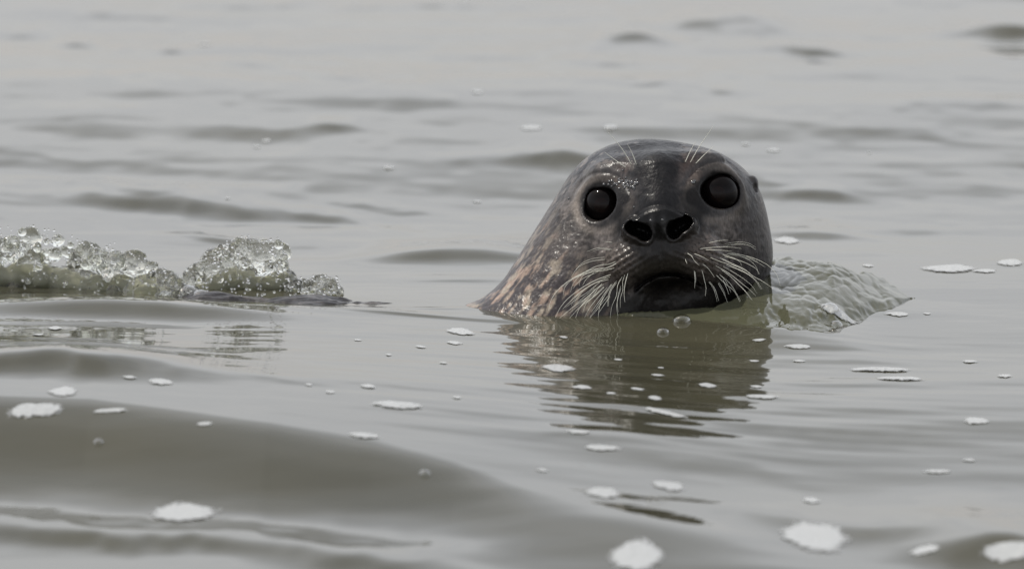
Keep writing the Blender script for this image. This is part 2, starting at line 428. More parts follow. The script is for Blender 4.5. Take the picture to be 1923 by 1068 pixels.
def body_sdf(P):
    v = w2view(P)
    a, b, c = view2head(*v)
    p = (a, b, c); m = (np.abs(a), b, c)                 # m: mirrored coordinates
    d = ell(p, (0, -38, -105), (185, 143, 165))          # cranium
    d = smin(d, ell(p, (4, -118, -110), (188, 135, 145)), 40)   # cheeks and throat
    # neck and back, in viewer axes
    Xv, U, Fv = v
    q = (Xv, U, Fv)
    nk = cap(q, (-42, 178, -165), (-245, -165, -75), 158, 168)
    x, y, z = P
    w = (x, y, z)
    bd = cap(w, (-250, 85, -146), (-520, 106, -142), 150, 143)
    bd = smin(bd, cap(w, (-520, 106, -142), (-660, 130, -133), 143, 146), 30)
    bd = smin(bd, cap(w, (-660, 130, -133), (-850, 165, -134), 146, 146), 30)
    bd = smin(bd, cap(w, (-850, 165, -134), (-1180, 330, -190), 146, 120), 30)
    nk = smin(nk, bd, 70)
    d = smin(d, nk + sstep(360, 430, -x) * 14 * (fbm(x / 60, y / 20, z / 22, 88) - .40), 34)
    d = smin(d, cap(p, (0, 25, 10), (0, -38, 74), 62, 38), 40)  # forehead to bridge
    d = smin(d, ell(m, (52, -45, 12), (62, 66, 62)), 35)        # face beside the bridge
    d = smin(d, ell(p, (0, -95, 30), (100, 60, 78)), 35)        # muzzle mass
    d = smin(d, ell(m, (58, -110, 66), (55, 44, 46), -0.35), 13)
    d = smin(d, ell(m, (84, -136, 42), (38, 36, 42), -0.5), 14)   # whisker pads
    d = smin(d, ell(m, (20, -104, 82), (26, 28, 26)), 14)
    d = smin(d, ell(p, (2, -208, -36) , (84, 56, 62)), 34)        # lower jaw
    d = smin(d, ell(p, (0, -42, 80), (52, 27, 36)), 12)         # nose pad
    d = smin(d, ell(m, (41, -58, 90), (32, 28, 25), 0.35), 7)  # nostril wings
    # brow and lids
    rim = np.sqrt((np.sqrt((m[0] - EYE_A) ** 2 + (b - EYE_B) ** 2) - 43) ** 2 + (c - EYE_C - 13 + (m[0] - EYE_A) * .35) ** 2) - 6
    d = smin(d, rim, 20)
    d = smin(d, ell(m, (76, 58, -12), (48, 22, 30), 0.1), 34)
    # sockets
    d = smax(d, -(np.sqrt((m[0] - EYE_A) ** 2 + (b - EYE_B) ** 2 + (c - EYE_C) ** 2) - EYE_R - 0.5), 5)
    me_ = (m[0] + 0.10 * b, b * 1.10 + 0.08 * (m[0] - EYE_A), c)
    d = smax(d, -cap(me_, (EYE_A + 1, EYE_B, EYE_C + 16), (EYE_A + 8, EYE_B * 1.1 + 2, EYE_C + 80), 31, 37), 5)
    d = smax(d, -cap(m, (66, -6, 42), (78, -2, 20), 3, 11), 6)   # inner eye corner
    # nostrils
    ns = smin(ell(m, (43, -53, 105), (22, 14, 56), 0.42), ell(m, (27, -62, 103), (13, 15.5, 54), 0.1), 10)
    d = d - 3.0 * np.exp(-((ns - 4) / 3.5) ** 2) * (1 - sstep(-60, -44, b - 0.25 * (m[0] - 36))) * sstep(60, 80, c)
    d = smax(d, -ns, 3)
    d = smax(d, -cap(p, (0, -78, 112), (0, -108, 112), 3.0, 5.0), 5)   # philtrum
    d = smax(d, -cap(p, (0, -40, 124), (0, -72, 122), 2.0, 3.0), 4)
    # mouth crease
    my = -142 - 0.0065 * a * a
    cre = np.sqrt((b - my) ** 2 + np.maximum(c - 200, 0) ** 2) - 2.6
    cre = np.where((np.abs(a) < 62) & (c > -20), cre, 50)
    d = smax(d, -np.where(d > -14, cre, 30), 8)
    # groove from the inner eye down the muzzle side
    d = smax(d, -cap(m, (66, -22, 46), (104, -70, 24), 6, 3), 16)
    # folds: arch over the nose, lid folds, whisker pad furrows
    fm = sstep(20, 60, c)
    d = d + 2.0 * np.exp(-((b + 12 + 0.009 * a * a) / 4.5) ** 2) * (1 - sstep(50, 66, np.abs(a))) * fm
    d = d - 1.2 * np.exp(-((b + 22 + 0.009 * a * a) / 6) ** 2) * (1 - sstep(50, 66, np.abs(a))) * fm
    rr_ = np.sqrt((m[0] - EYE_A) ** 2 + (b - EYE_B) ** 2)
    d = d + 2.0 * np.exp(-((rr_ - 60) / 4) ** 2) * sstep(0, 30, b) * sstep(-70, -30, c)
    pc, ps = math.cos(.45), math.sin(.45)
    pr = m[0] * pc - b * ps; pq = m[0] * ps + b * pc
    pm = np.exp(-((m[0] - 78) / 42) ** 2 - ((b + 112) / 34) ** 2) * sstep(0, 30, c)
    d = d - 1.6 * np.cos(pq / 11 * 2 * math.pi) * pm - 0.8 * np.cos(pr / 13 * 2 * math.pi) * pm
    d = d + (1.7 * (fbm(a / 13, b / 13, c / 13, 301, 2) - .5) + .6 * (vnoise(a / 5, b / 7, c / 5, 305) - .5)) * sstep(-110, -60, c) * sstep(12, 26, np.sqrt((m[0] - EYE_A) ** 2 + (b - EYE_B) ** 2) - 30)
    # ear holes
    d = smin(d, ell(m, (170, 16, -90), (8, 11, 13)), 12)
    d = smax(d, -ell(p, (-168, 6, -52), (5, 9, 12)), 4)
    d = smax(d, -ell(m, (174, 4, -72), (4, 9, 9)), 4)
    d = smax(d, -(z + 186), 6)
    return d
HV = 2.5
org = np.array([-1330.0, -170.0, -192.0]); top = np.array([232.0, 500.0, 372.0])
dims = np.ceil((top - org) / (HV * 4)).astype(int) + 1
gx = [org[i] + np.arange(dims[i]) * HV * 4 for i in range(3)]
G = np.meshgrid(*gx, indexing='ij')
Dc = body_sdf(G)
D = np.repeat(np.repeat(np.repeat(Dc, 4, 0), 4, 1), 4, 2).astype(np.float32)
band = np.abs(D) < 34
I, J, K = np.nonzero(band)
pts = (org[0] + I * HV, org[1] + J * HV, org[2] + K * HV)
D[I, J, K] = body_sdf(pts).astype(np.float32)
Vb, Qb = surface_nets(D, org, HV)
del D, band, G, I, J, K, pts
def grad(P, e=1.0):
    g = []
    for ax in range(3):
        A = [q.copy() for q in P]; B = [q.copy() for q in P]; A[ax] += e; B[ax] -= e
        g.append((body_sdf(A) - body_sdf(B)) / (2 * e))
    return np.stack(g, 1)
Pb = [Vb[:, i].copy() for i in range(3)]
g = grad(Pb); dd = body_sdf(Pb)
gl2 = np.maximum((g ** 2).sum(1), 0.3)
st_ = np.clip(dd / gl2, -2, 2)
Vb = Vb - g * st_[:, None]
# coat pattern, in head coordinates (markings, plus shade painted on jaw and in nostrils)
Pb = [Vb[:, i] for i in range(3)]
vx, vu, vf = w2view(Pb)
a, b, c = view2head(vx, vu, vf)
am = np.abs(a)
def mixc(col, new, w): return col * (1 - w[:, None]) + np.array(new)[None, :] * w[:, None]
n_big = fbm(a / 42, b / 42, c / 42, 3); n_mid = fbm(a / 17, b / 17, c / 17, 9); n_fin = fbm(a / 7, b / 7, c / 7, 21)
col = np.tile(np.array([0.060, 0.050, 0.046]), (len(Vb), 1))
col = mixc(col, (0.150, 0.126, 0.114), sstep(.44, .58, n_mid * .55 + n_big * .2 + n_fin * .25))
col = mixc(col, (0.018, 0.016, 0.018), sstep(.47, .56, fbm(a / 11, b / 16, c / 12, 40)) * .9)
# crown: dark slate with pale flecks
crown = sstep(38, 78, b + 16 * (n_big - .5))
col = mixc(col, (0.020, 0.020, 0.027), crown * .9)
fl = sstep(.58, .68, fbm(a / 11, b / 16, c / 14, 55)) * crown
col = mixc(col, (0.20, 0.165, 0.145), fl * .8)
# dark bridge of the nose
br = (1 - sstep(34, 50, am + 10 * (n_mid - .5))) * sstep(-60, -30, b)
col = mixc(col, (0.018, 0.018, 0.022), br * .9)
col = mixc(col, (0.13, 0.095, 0.08), np.exp(-((am - 52) / 7) ** 2) * sstep(-30, 0, b) * (1 - sstep(70, 100, b)) * sstep(.4, .6, n_mid) * .8)
# ruddy patch above inner eye corner
col = mixc(col, (0.20, 0.11, 0.085), np.exp(-((am - 66) / 20) ** 2 - ((b - 44) / 24) ** 2) * .8 * sstep(.3, .6, n_mid + .1))
# pale ring round each eye, black lids
re = np.sqrt((am - EYE_A) ** 2 + (b - EYE_B) ** 2 * 1.0)
front = sstep(-60, -20, c)
col = mixc(col, (0.30, 0.245, 0.20), np.exp(-((re - 52) / 8) ** 2) * front * (.55 + .45 * n_mid) * sstep(-70, 10, -b + 20 * (am - EYE_A) / 40 + 30))
col = mixc(col, (0.13, 0.12, 0.12), np.exp(-((re - 66) / 10) ** 2) * front * sstep(0, 30, b) * .7)
col = mixc(col, (0.016, 0.014, 0.014), (1 - sstep(38, 47, re + 4 * (n_fin - .5))) * front)
corner = np.exp(-((am - 66) / 17) ** 2 - ((b - 2 - np.where(a < 0, 9, -4)) / 20) ** 2) * front
col = mixc(col, (0.018, 0.016, 0.016), np.clip(corner * 1.7, 0, 1))
# lighter face under the eyes
und = np.exp(-((am - 118) / 52) ** 2 - ((b + 72) / 34) ** 2) * front
col = mixc(col, (0.34, 0.285, 0.26), und * .85 * sstep(.25, .7, n_mid * .6 + n_fin * .4))
# nose
nose = (1 - sstep(74, 98, am + 8 * (n_mid - .5))) * np.exp(-((b + 56) / 44) ** 4) * sstep(8, 32, c)
col = mixc(col, (0.005, 0.005, 0.006), nose * .98)
col = mixc(col, (0.08, 0.076, 0.078), np.exp(-((am - 11) / 5) ** 2) * np.exp(-((b + 48) / 16) ** 2) * sstep(80, 100, c) * .6)
nsd = smin(ell((am, b, c), (43, -53, 105), (22, 14, 56), 0.42), ell((am, b, c), (27, -62, 103), (13, 15.5, 54), 0.1), 10)
inn = (1 - sstep(0.5, 3.5, nsd)) * (c > 40) * (c < 100)
# whisker pads: brown grey with dark follicle rows
pad = np.exp(-((am - 78) / 42) ** 2 - ((b + 112) / 36) ** 2) * sstep(0, 30, c)
col = mixc(col, (0.22, 0.17, 0.135), pad * .85)
ca, cb = math.cos(.45), math.sin(.45)
ra_ = am * ca - b * cb; rb_ = am * cb + b * ca
dots = np.cos(ra_ / 13 * 2 * math.pi + np.floor(rb_ / 11) * 1.9) * np.cos(rb_ / 11 * 2 * math.pi)
col = mixc(col, (0.015, 0.012, 0.012), sstep(.35, .8, dots) * np.clip(pad * 1.4, 0, 1) * .9)
# mouth; lower jaw blackened in colour for the shade under the chin
mz = (1 - sstep(30, 75, am + 14 * (n_mid - .5))) * sstep(-175, -150, b) * (1 - sstep(-92, -70, b)) * sstep(20, 40, c)
col = mixc(col, (0.022, 0.019, 0.017), mz * .85)
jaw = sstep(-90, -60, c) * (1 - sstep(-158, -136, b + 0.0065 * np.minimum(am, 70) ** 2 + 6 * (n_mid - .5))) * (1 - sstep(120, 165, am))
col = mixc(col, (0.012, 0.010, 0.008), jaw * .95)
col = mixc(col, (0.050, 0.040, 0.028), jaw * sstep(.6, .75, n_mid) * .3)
col = mixc(col, (0.075, 0.062, 0.045), np.exp(-((b + 128) / 16) ** 2) * (1 - sstep(40, 70, am)) * sstep(40, 60, c) * .6)
# right cheek smooth dark grey
col = mixc(col, (0.050, 0.045, 0.046), sstep(120, 165, a) * .7)
# neck: tan with dark stretched spots that run down and back
nu = vx * -0.54 + vu * -0.84; nvv = vx * -0.84 + vu * 0.54
neck = sstep(10, 80, -(vx + 105) * 0.9 - (vu - 150) * 0.5 - 20 + 30 * (n_big - .5))
neck = neck * (1 - sstep(230, 330, vu))
sp = fbm(nvv / 11, nu / 44, vf / 20, 71)
sp2 = fbm(nvv / 7, nu / 22, vf / 13, 77)
tan = mixc(np.tile(np.array([0.34, 0.275, 0.20]), (len(Vb), 1)), (0.36, 0.24, 0.17), sstep(.4, .6, n_mid))
dark = sstep(.43, .57, sp * .5 + sp2 * .5 + 0.16 * sstep(-150, 40, nvv - 60) * 0 + 0.10 * sstep(60, 150, nvv) - 0.05 )
ncol = tan * (1 - dark[:, None]) + np.array([0.045, 0.036, 0.040]) * dark[:, None]
upper = sstep(60, 150, vu + 20 * (n_big - .5))
ncol = mixc(ncol, (0.085, 0.070, 0.062), upper * .6)
col = col * (1 - neck[:, None]) + ncol * neck[:, None]
# back: slate with spots
bk = sstep(330, 420, -vx)
bc = np.tile(np.array([0.034, 0.033, 0.038]), (len(Vb), 1)); bc = mixc(bc, (0.12, 0.105, 0.10), sstep(.50, .66, fbm(vx / 46, vf / 9, vu / 9, 90)) * .8)
col = col * (1 - bk[:, None]) + bc * bk[:, None]
me = mesh_np('body', Vb * S, Qb)
rimw = np.exp(-((nsd - 5) / 4.0) ** 2) * (c > 50)
col = mixc(col, (0.002, 0.002, 0.002), inn)  # nostril hollows: shade of the recess painted into the colour
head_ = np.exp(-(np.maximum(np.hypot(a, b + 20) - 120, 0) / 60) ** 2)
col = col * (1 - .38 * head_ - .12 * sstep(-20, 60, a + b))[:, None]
wet = np.clip(rimw * .9 + nose * .35 + .6 * jaw * 0 + corner * .5 + (1 - sstep(42, 52, re)) * front * .2, 0, 1)
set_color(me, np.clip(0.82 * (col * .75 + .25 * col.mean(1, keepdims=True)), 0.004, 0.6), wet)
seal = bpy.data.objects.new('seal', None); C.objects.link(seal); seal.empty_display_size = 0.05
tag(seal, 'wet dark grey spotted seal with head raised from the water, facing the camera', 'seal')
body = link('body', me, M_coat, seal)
bvh = BVHTree.FromPolygons([Vector(v) for v in (Vb * S).tolist()], Qb.tolist())
def hit(px, py):
    o, d = ray(px, py); d = d / np.linalg.norm(d)
    r = bvh.ray_cast(Vector(o.tolist()), Vector(d.tolist()))
    return r[3] if r[0] is not None else None
def along(px, py, t):
    o, d = ray(px, py); return o + d / np.linalg.norm(d) * t

def uv_sphere(r, nu_=28, nv_=18, sq=(1, 1, 1)):
    V = []; F = []
    for i in range(nv_ + 1):
        th = math.pi * i / nv_
        for j in range(nu_):
            ph = 2 * math.pi * j / nu_
            V.append((r * sq[0] * math.sin(th) * math.cos(ph), r * sq[1] * math.sin(th) * math.sin(ph), r * sq[2] * math.cos(th)))
    for i in range(nv_):
        for j in range(nu_):
            F.append((i * nu_ + j, (i + 1) * nu_ + j, (i + 1) * nu_ + (j + 1) % nu_, i * nu_ + (j + 1) % nu_))
    return np.array(V), np.array(F)
for s_ in (-1, 1):
    cx, cy, cz = head2world(s_ * EYE_A, EYE_B, EYE_C)
    Vs, Fs = uv_sphere(EYE_R * S, 48, 32)
    e = link('eye', mesh_np('eye', Vs, Fs), M_eye, seal, (cx * S, cy * S, cz * S))
    # dark brown iris, a shallow cap just proud of the eyeball
    fwd = np.array(head2world(s_ * (EYE_A + 2), EYE_B - 2, EYE_C + EYE_R)) - np.array([cx, cy, cz]); fwd /= np.linalg.norm(fwd)
    q = Vector(fwd.tolist()).to_track_quat('Z', 'Y')
    V = []; F = []
    for i in range(9):
        th = math.radians(22) * i / 8
        for j in range(32):
            ph = 2 * math.pi * j / 32
            v = q @ Vector((math.sin(th) * math.cos(ph), math.sin(th) * math.sin(ph), math.cos(th))) * ((EYE_R + 0.25 - 0.25 * i / 8) * S)
            V.append(tuple(v))
    for i in range(8):
        for j in range(32):
            F.append((i * 32 + j, (i + 1) * 32 + j, (i + 1) * 32 + (j + 1) % 32, i * 32 + (j + 1) % 32))
    link('iris', mesh_np('iris', V, F), M_iris, e)

def tube(pts, rads, sides=6):
    P = [Vector(p) for p in pts]; V = []; F = []
    n = len(P)
    for i in range(n):
        tdir = (P[min(i + 1, n - 1)] - P[max(i - 1, 0)]).normalized()
        u = tdir.cross(Vector((0.1, 1, 0.2))).normalized(); w = tdir.cross(u)
        for j in range(sides):
            an = 2 * math.pi * j / sides
            V.append(tuple(P[i] + (u * math.cos(an) + w * math.sin(an)) * rads[i]))
    for i in range(n - 1):
        for j in range(sides):
            F.append((i * sides + j, i * sides + (j + 1) % sides, (i + 1) * sides + (j + 1) % sides, (i + 1) * sides + j))
    return V, F
def spline(pts, n):
    P = np.array(pts, float)
    if len(P) == 2: P = np.array([P[0], (P[0] + P[1]) / 2 , P[1]])
    dl = np.r_[0, np.cumsum(np.linalg.norm(np.diff(P, axis=0), axis=1))]
    tt = np.linspace(0, dl[-1], n)
    m = np.gradient(P, dl, axis=0)
    out = []
    for t in tt:
        i = min(max(np.searchsorted(dl, t) - 1, 0), len(P) - 2); h = dl[i + 1] - dl[i]; u = (t - dl[i]) / h
        out.append((2 * u ** 3 - 3 * u ** 2 + 1) * P[i] + (u ** 3 - 2 * u ** 2 + u) * h * m[i] + (-2 * u ** 3 + 3 * u ** 2) * P[i + 1] + (u ** 3 - u ** 2) * h * m[i + 1])
    return np.array(out)
LW = [[(820,180),(650,160),(510,205)], [(820,95),(700,82)], [(735,295),(560,320),(400,400),(340,490)],
 [(870,340),(740,400),(600,410),(400,490),(200,630),(90,780),(65,900)], [(700,410),(500,470),(330,540),(250,640),(235,720)],
 [(650,440),(430,550),(350,640)], [(600,450),(500,540),(465,600)], [(800,475),(620,540),(400,670),(250,800),(170,920),(145,985)],
 [(750,510),(560,600),(400,720),(330,840)], [(700,580),(520,740),(350,860),(190,990)], [(680,610),(560,700),(460,800),(310,930)],
 [(720,615),(560,760),(430,870),(380,995)], [(640,660),(500,790),(390,900),(305,995)], [(760,620),(640,750),(540,880),(485,990)],
 [(820,580),(720,730),(640,850),(545,990)], [(770,720),(680,830),(600,930),(550,985)], [(870,545),(790,660),(765,760),(760,850)],
 [(935,495),(880,600),(865,720),(810,850),(790,990)], [(1000,455),(965,600),(955,700),(965,800)], [(920,630),(880,760),(870,870),(885,980)],
 [(740,700),(670,840),(655,920),(650,985)], [(690,600),(600,660),(540,740),(470,810),(440,850)],
 [(840,400),(700,430),(500,455),(330,530),(210,630)], [(780,530),(600,580),(430,690),(300,810),(230,880)]]
RW = [[(740,205),(900,180),(1050,195),(1130,245)], [(460,235),(640,215),(850,215),(960,230)], [(530,245),(700,250),(850,262)],
 [(570,165),(680,140),(800,130)], [(790,290),(950,305),(1130,355),(1280,435),(1380,550),(1415,670)], [(750,320),(900,360),(1050,420),(1140,480),(1170,530)],
 [(700,340),(850,410),(1000,480),(1100,560),(1180,600),(1330,700)], [(600,340),(740,395),(900,440),(1010,490),(1060,520)],
 [(780,420),(930,480),(1050,540),(1150,630),(1200,710)], [(740,440),(880,520),(1000,600),(1090,680),(1140,760)],
 [(650,430),(820,530),(960,640),(1060,720),(1130,790)], [(720,480),(850,580),(920,650),(1020,750),(1085,840)], [(660,540),(760,640),(870,730),(940,860)],
 [(720,550),(820,640),(900,760),(950,850)], [(680,640),(740,740),(780,830),(800,890)], [(580,620),(640,700),(670,780),(690,850)],
 [(490,480),(520,600),(540,700),(530,790)], [(400,490),(410,600),(405,700)], [(320,285),(370,320),(400,370),(460,430)],
 [(400,290),(500,330),(570,370)], [(500,410),(560,460),(600,510),(640,570)], [(295,355),(315,410)], [(740,600),(780,690),(810,770)],
 [(800,300),(960,325),(1110,375),(1240,450)]]
BW = [[(750,240),(700,205),(650,168)], [(780,228),(735,155),(670,75)], [(802,228),(780,170),(758,128)],
 [(1035,215),(1058,165),(1085,115)], [(1058,218),(1100,145),(1168,45)], [(1085,222),(1128,178),(1172,138)]]
whs = []
for w in LW: whs.append(([(1020 + x / 6.283, 440 + y / 6.283) for x, y in w], 1.0, .30))
for w in RW: whs.append(([(1240 + x / 6.283, 430 + y / 6.283) for x, y in w], 0.95, .30))
for w in BW: whs.append(([(880 + x / 2.5435, 220 + y / 2.5435) for x, y in w], 1.1, .12))
for w_ in list(whs):                    # the fans are dense: finer hairs run beside many of the stout ones
    if w_[1] < 1.05 and len(w_[0]) > 2 and random.random() < .62:
        jx, jy, st = random.uniform(-9, 9), random.uniform(-8, 7), random.uniform(.62, 1.04)
        b0 = w_[0][0]
        whs.append(([(b0[0] + jx * .6 + (x - b0[0]) * st + jx * .8 * i / 3, b0[1] + jy * .6 + (y - b0[1]) * st) for i, (x, y) in enumerate(w_[0])], w_[1] * .8, w_[2]))
for pts2, rr, k in whs:
    q = spline(pts2, 14)
    t0 = hit(*q[0]) or DIST
    L = 0; out = []
    t_prev = t0
    for i, p in enumerate(q):
        if i: L += np.linalg.norm(q[i] - q[i - 1]) * S
        t = t0 - L * k + (0.0008 if i == 0 else 0)
        hh = hit(*p)
        if hh is not None and i > 0: t = min(t, hh - 0.0012 - 0.0006 * i)
        if i: t = min(t, t_prev + 0.004)
        t_prev = t
        out.append(tuple(along(p[0], p[1], t)))
    n = len(out); th = rr * random.uniform(.50, .74) * (1.15 if L > 0.05 or rr > 1.05 else .85)
    rads = [S * th * (1.0 - 0.72 * (i / (n - 1)) ** 1.5) for i in range(n)]
    V, F = tube(out, rads)
    link('brow_whisker' if rr > 1.05 else 'whisker', mesh_np('whisker', V, F), M_whisker, seal)

# water drops that glitter on brow and nostril rims
dv, df = uv_sphere(1.0, 10, 7)
def drops(spec, name, parent):
    V = []; F = []
    for px, py, r in spec:
        t = hit(px, py)
        if t is None: continue
        p = along(px, py, t + r * S * 0.35)
        F.append(df + len(V) * len(dv)); V.append(dv * r * S * np.array([1, 1, .9]) + p)
    o = link(name, mesh_np(name, np.concatenate(V), np.concatenate(F)), M_glint, parent)
    o['kind'] = 'stuff'
sp_ = []
for k in range(42): sp_.append((random.gauss(1174, 13), random.gauss(345, 5) + 0, random.uniform(1.6, 4.2)))
sp_ += [(1170, 320, 2.4), (1158, 345, 3.0), (1180, 341, 3.2), (1193, 347, 3.4), (1195, 339, 2.6), (1191, 356, 2.4), (1191, 389, 2.4), (1149, 350, 2.4), (1177, 338, 2.4)]
sp_ += [(1301, 343, 5.0), (1304, 340, 3.5), (1069, 373, 3.0), (1222, 414, 3.0), (1244, 413, 3.0)]
for k in range(13): sp_.append((1158 + k * 3.2 + random.uniform(-4, 4), random.gauss(346, 5), random.uniform(2.6, 4.2)))
drops(sp_, 'water_drops', seal)

# ------------------------------------------------------------------ splashes (blobs of water melted together)
def blob_mesh(blobs, h, k=0.34, floor=None):
    B = np.array(blobs); lo = (B[:, :3] - B[:, 3:4] * 1.6).min(0) - 3 * h; hi = (B[:, :3] + B[:, 3:4] * 1.6).max(0) + 3 * h
    n = np.ceil((hi - lo) / h).astype(int) + 1
    A = np.zeros(n, np.float32)
    for x, y, z, r in blobs:
        R = r + 4.0 / k
        i0 = np.maximum(((np.array([x, y, z]) - R - lo) / h).astype(int), 0); i1 = np.minimum(((np.array([x, y, z]) + R - lo) / h).astype(int) + 2, n)
        g = np.ogrid[i0[0]:i1[0], i0[1]:i1[1], i0[2]:i1[2]]
        dd = np.sqrt((g[0] * h + lo[0] - x) ** 2 + (g[1] * h + lo[1] - y) ** 2 + (g[2] * h + lo[2] - z) ** 2) - r
        A[i0[0]:i1[0], i0[1]:i1[1], i0[2]:i1[2]] += np.exp(-k * np.clip(dd, -20, 40)).astype(np.float32)
    Dd = -np.log(A + 1e-9) / k + 1.5
    return surface_nets(Dd, lo, h)
def vnormals(V, Q):
    n = np.cross(V[Q[:, 2]] - V[Q[:, 0]], V[Q[:, 3]] - V[Q[:, 1]])
    out = np.zeros_like(V)
    for k in range(4): np.add.at(out, Q[:, k], n)
    return out / (np.linalg.norm(out, axis=1, keepdims=True) + 1e-9)
bv_, bf_ = uv_sphere(1.0, 14, 9)
def splash(name, outline, base, depth, n, rmin, rmax, label, h=2.2, seed=1, core=True, kind=None, matter=None):
    """outline: (px, top py); base: (px, base py) where it stands on the water."""
    rs = np.random.default_rng(seed)
    O = np.array(outline, float); Bs = np.array(base, float)
    blobs = []; skin = []; core_ = []
    x_lo, x_hi = O[0, 0], O[-1, 0]
    for i in range(n):
        px = rs.uniform(x_lo, x_hi)
        ty = np.interp(px, O[:, 0], O[:, 1]); by = np.interp(px, Bs[:, 0], Bs[:, 1])
        hgt = max(by - ty, 3)
        r = rmin * (rmax / rmin) ** (rs.random() ** 1.2)
        r = min(r, hgt * .42)
        gpt = on_plane(px, by)
        v = rs.random() ** 0.8
        zt = v * (hgt / CT)
        y0 = gpt[1] / S + r * .6 + rs.uniform(0, depth) * (1 - 0.3 * v) + v * 14
        # keep the top edge on the outline
        z = zt - r * .9 - (y0 - gpt[1] / S) * ST / CT
        sc = (gpt[1] + 7.9) / 7.9
        z = max(z, -r * 1.0)
        blobs.append((gpt[0] / S, y0, z, r)); skin.append(blobs[-1])
        for c_ in range(1):                      # small knobs on every lump
            u = rs.normal(size=3); u /= np.linalg.norm(u); u[1] = -abs(u[1]); rr = r * rs.uniform(.2, .42)
            if rr > 3.0: blobs.append((gpt[0] / S + u[0] * r, y0 + u[1] * r, z + u[2] * r, rr))
    for px in np.arange(x_lo, x_hi, 16.0):         # a few larger swellings inside the heap
        ty = np.interp(px, O[:, 0], O[:, 1]); by = np.interp(px, Bs[:, 0], Bs[:, 1]); hgt = max(by - ty, 3) * .8
        gpt = on_plane(px, by); r = min(hgt * .42, 26)
        for q in (0.1, .55):
            zc = -r * .4 + q * (hgt - r) * .92
            for dy in (.5,):
                yy_ = depth * dy * (1 - .4 * q) + r * .6
                blobs.append((gpt[0] / S, gpt[1] / S + yy_, zc - yy_ * ST / CT, r))
                core_.append((gpt[0] / S + rs.uniform(-5, 5), gpt[1] / S + yy_ + 4, zc - yy_ * ST / CT - 4 + rs.uniform(-4, 3), r * rs.uniform(.75, .98)))
    V, Q = blob_mesh(blobs, h)
    Nn = vnormals(V, Q)
    V = V + Nn * ((.5 - np.abs(2 * fbm(V[:, 0] / 16, V[:, 1] / 16, V[:, 2] / 11, seed, 2) - 1)) * 5 + (fbm(V[:, 0] / 9, V[:, 1] / 9, V[:, 2] / 7, seed) - .5) * 1.5 + (vnoise(V[:, 0] / 3.6, V[:, 1] / 3.6, V[:, 2] / 3.2, seed + 4) - .5) * .3)[:, None]
    o = link(name, mesh_np(name, V * S, Q), matter or M_clear)
    tag(o, label, 'splash', None, kind)
    if core:
        Vc, Qc = blob_mesh(core_, 3.2); link('murky_core', mesh_np('murky_core', Vc * S, Qc), M_murk, o)
    big = [q for q in skin if q[3] > 4]
    V = []; F = []
    for i in range(int(len(big) * .22)):
        x, y, z, r = big[rs.integers(len(big))]; rr = rs.uniform(2.0, 7.5)
        if z < 4: continue
        u = rs.normal(size=3); u /= np.linalg.norm(u); u[1] = -abs(u[1]) - .2; u[2] = abs(u[2]); u /= np.linalg.norm(u)
        F.append(bf_ + len(V) * len(bv_)); V.append((bv_ * rr + np.array([x, y, z]) + u * (r + rr * .2)) * S)
    fr_ = link('froth_bubbles', mesh_np('froth_bubbles', np.concatenate(V), np.concatenate(F)), M_bubble, o); fr_['kind'] = 'stuff'
    V = []; F = []
    for i in range(int(len(big) * 1.6)):
        x, y, z, r = big[rs.integers(len(big))]; rr = rs.uniform(1.0, 3.0)
        if z < 2: continue
        u = rs.normal(size=3); u /= np.linalg.norm(u); u[1] = -abs(u[1]) - .3; u[2] = abs(u[2]); u /= np.linalg.norm(u)
        F.append(df + len(V) * len(dv)); V.append((dv * rr + np.array([x, y, z]) + u * (r + rs.uniform(-1, 3))) * S)
    fr_ = link('glinting_beads', mesh_np('glinting_beads', np.concatenate(V), np.concatenate(F)), M_sparkle, o); fr_['kind'] = 'stuff'
    return o, blobs
splash('splash', [(-140, 440), (0, 424), (35, 418), (62, 420), (110, 436), (150, 448), (185, 462), (212, 462), (225, 447), (240, 462), (270, 484), (310, 505), (345, 532), (396, 556)],
       [(-140, 536), (0, 540), (100, 546), (250, 560), (396, 570)], 130, 300, 4, 30, 'long tumbling splash of clear bubbly water at the left edge', seed=3)
splash('splash', [(356, 500), (375, 482), (400, 462), (430, 447), (455, 438), (480, 440), (500, 450), (522, 444), (534, 456), (536, 500), (545, 520)],
       [(356, 544), (440, 544), (545, 547)], 100, 170, 4, 30, 'tall clear splash plume rising behind the half sunken back', seed=5)
splash('splash', [(540, 528), (565, 520), (580, 522), (605, 512), (625, 522), (640, 545)],
       [(540, 549), (600, 552), (640, 554)], 50, 110, 3, 10, 'small low spatter of drops beside the tall plume', seed=8)
dl = []
for k in range(420):
    u = random.random()
    if u < .5: px, py = random.uniform(-10, 400), None; ty = np.interp(px, [0, 60, 150, 225, 300, 400], [425, 420, 450, 455, 505, 560])
    elif u < .85: px = random.uniform(380, 545); ty = np.interp(px, [380, 455, 530, 545], [480, 440, 450, 520])
    else: px = random.uniform(540, 640); ty = 520
    by = np.interp(px, [0, 400, 640], [545, 568, 562])
    py = ty - 4 + (by - ty) * random.random()
    gpt = on_plane(px, by)
    hgt = (by - py)
    y0 = gpt[1] / S - random.uniform(-6, 14)
    dl.append((gpt[0] / S, y0, hgt / CT - (y0 - gpt[1] / S) * ST / CT, random.uniform(.9, 2.8)))
V = []; F = []
for x, y, z, r in dl:
    F.append(df + len(V) * len(dv)); V.append((dv * r + np.array([x, y, z])) * S)
o = link('spray_drops', mesh_np('spray_drops', np.concatenate(V), np.concatenate(F)), M_drop)
tag(o, 'fine spray of clear drops flying around the splashes on the left', 'spray', None, 'stuff')

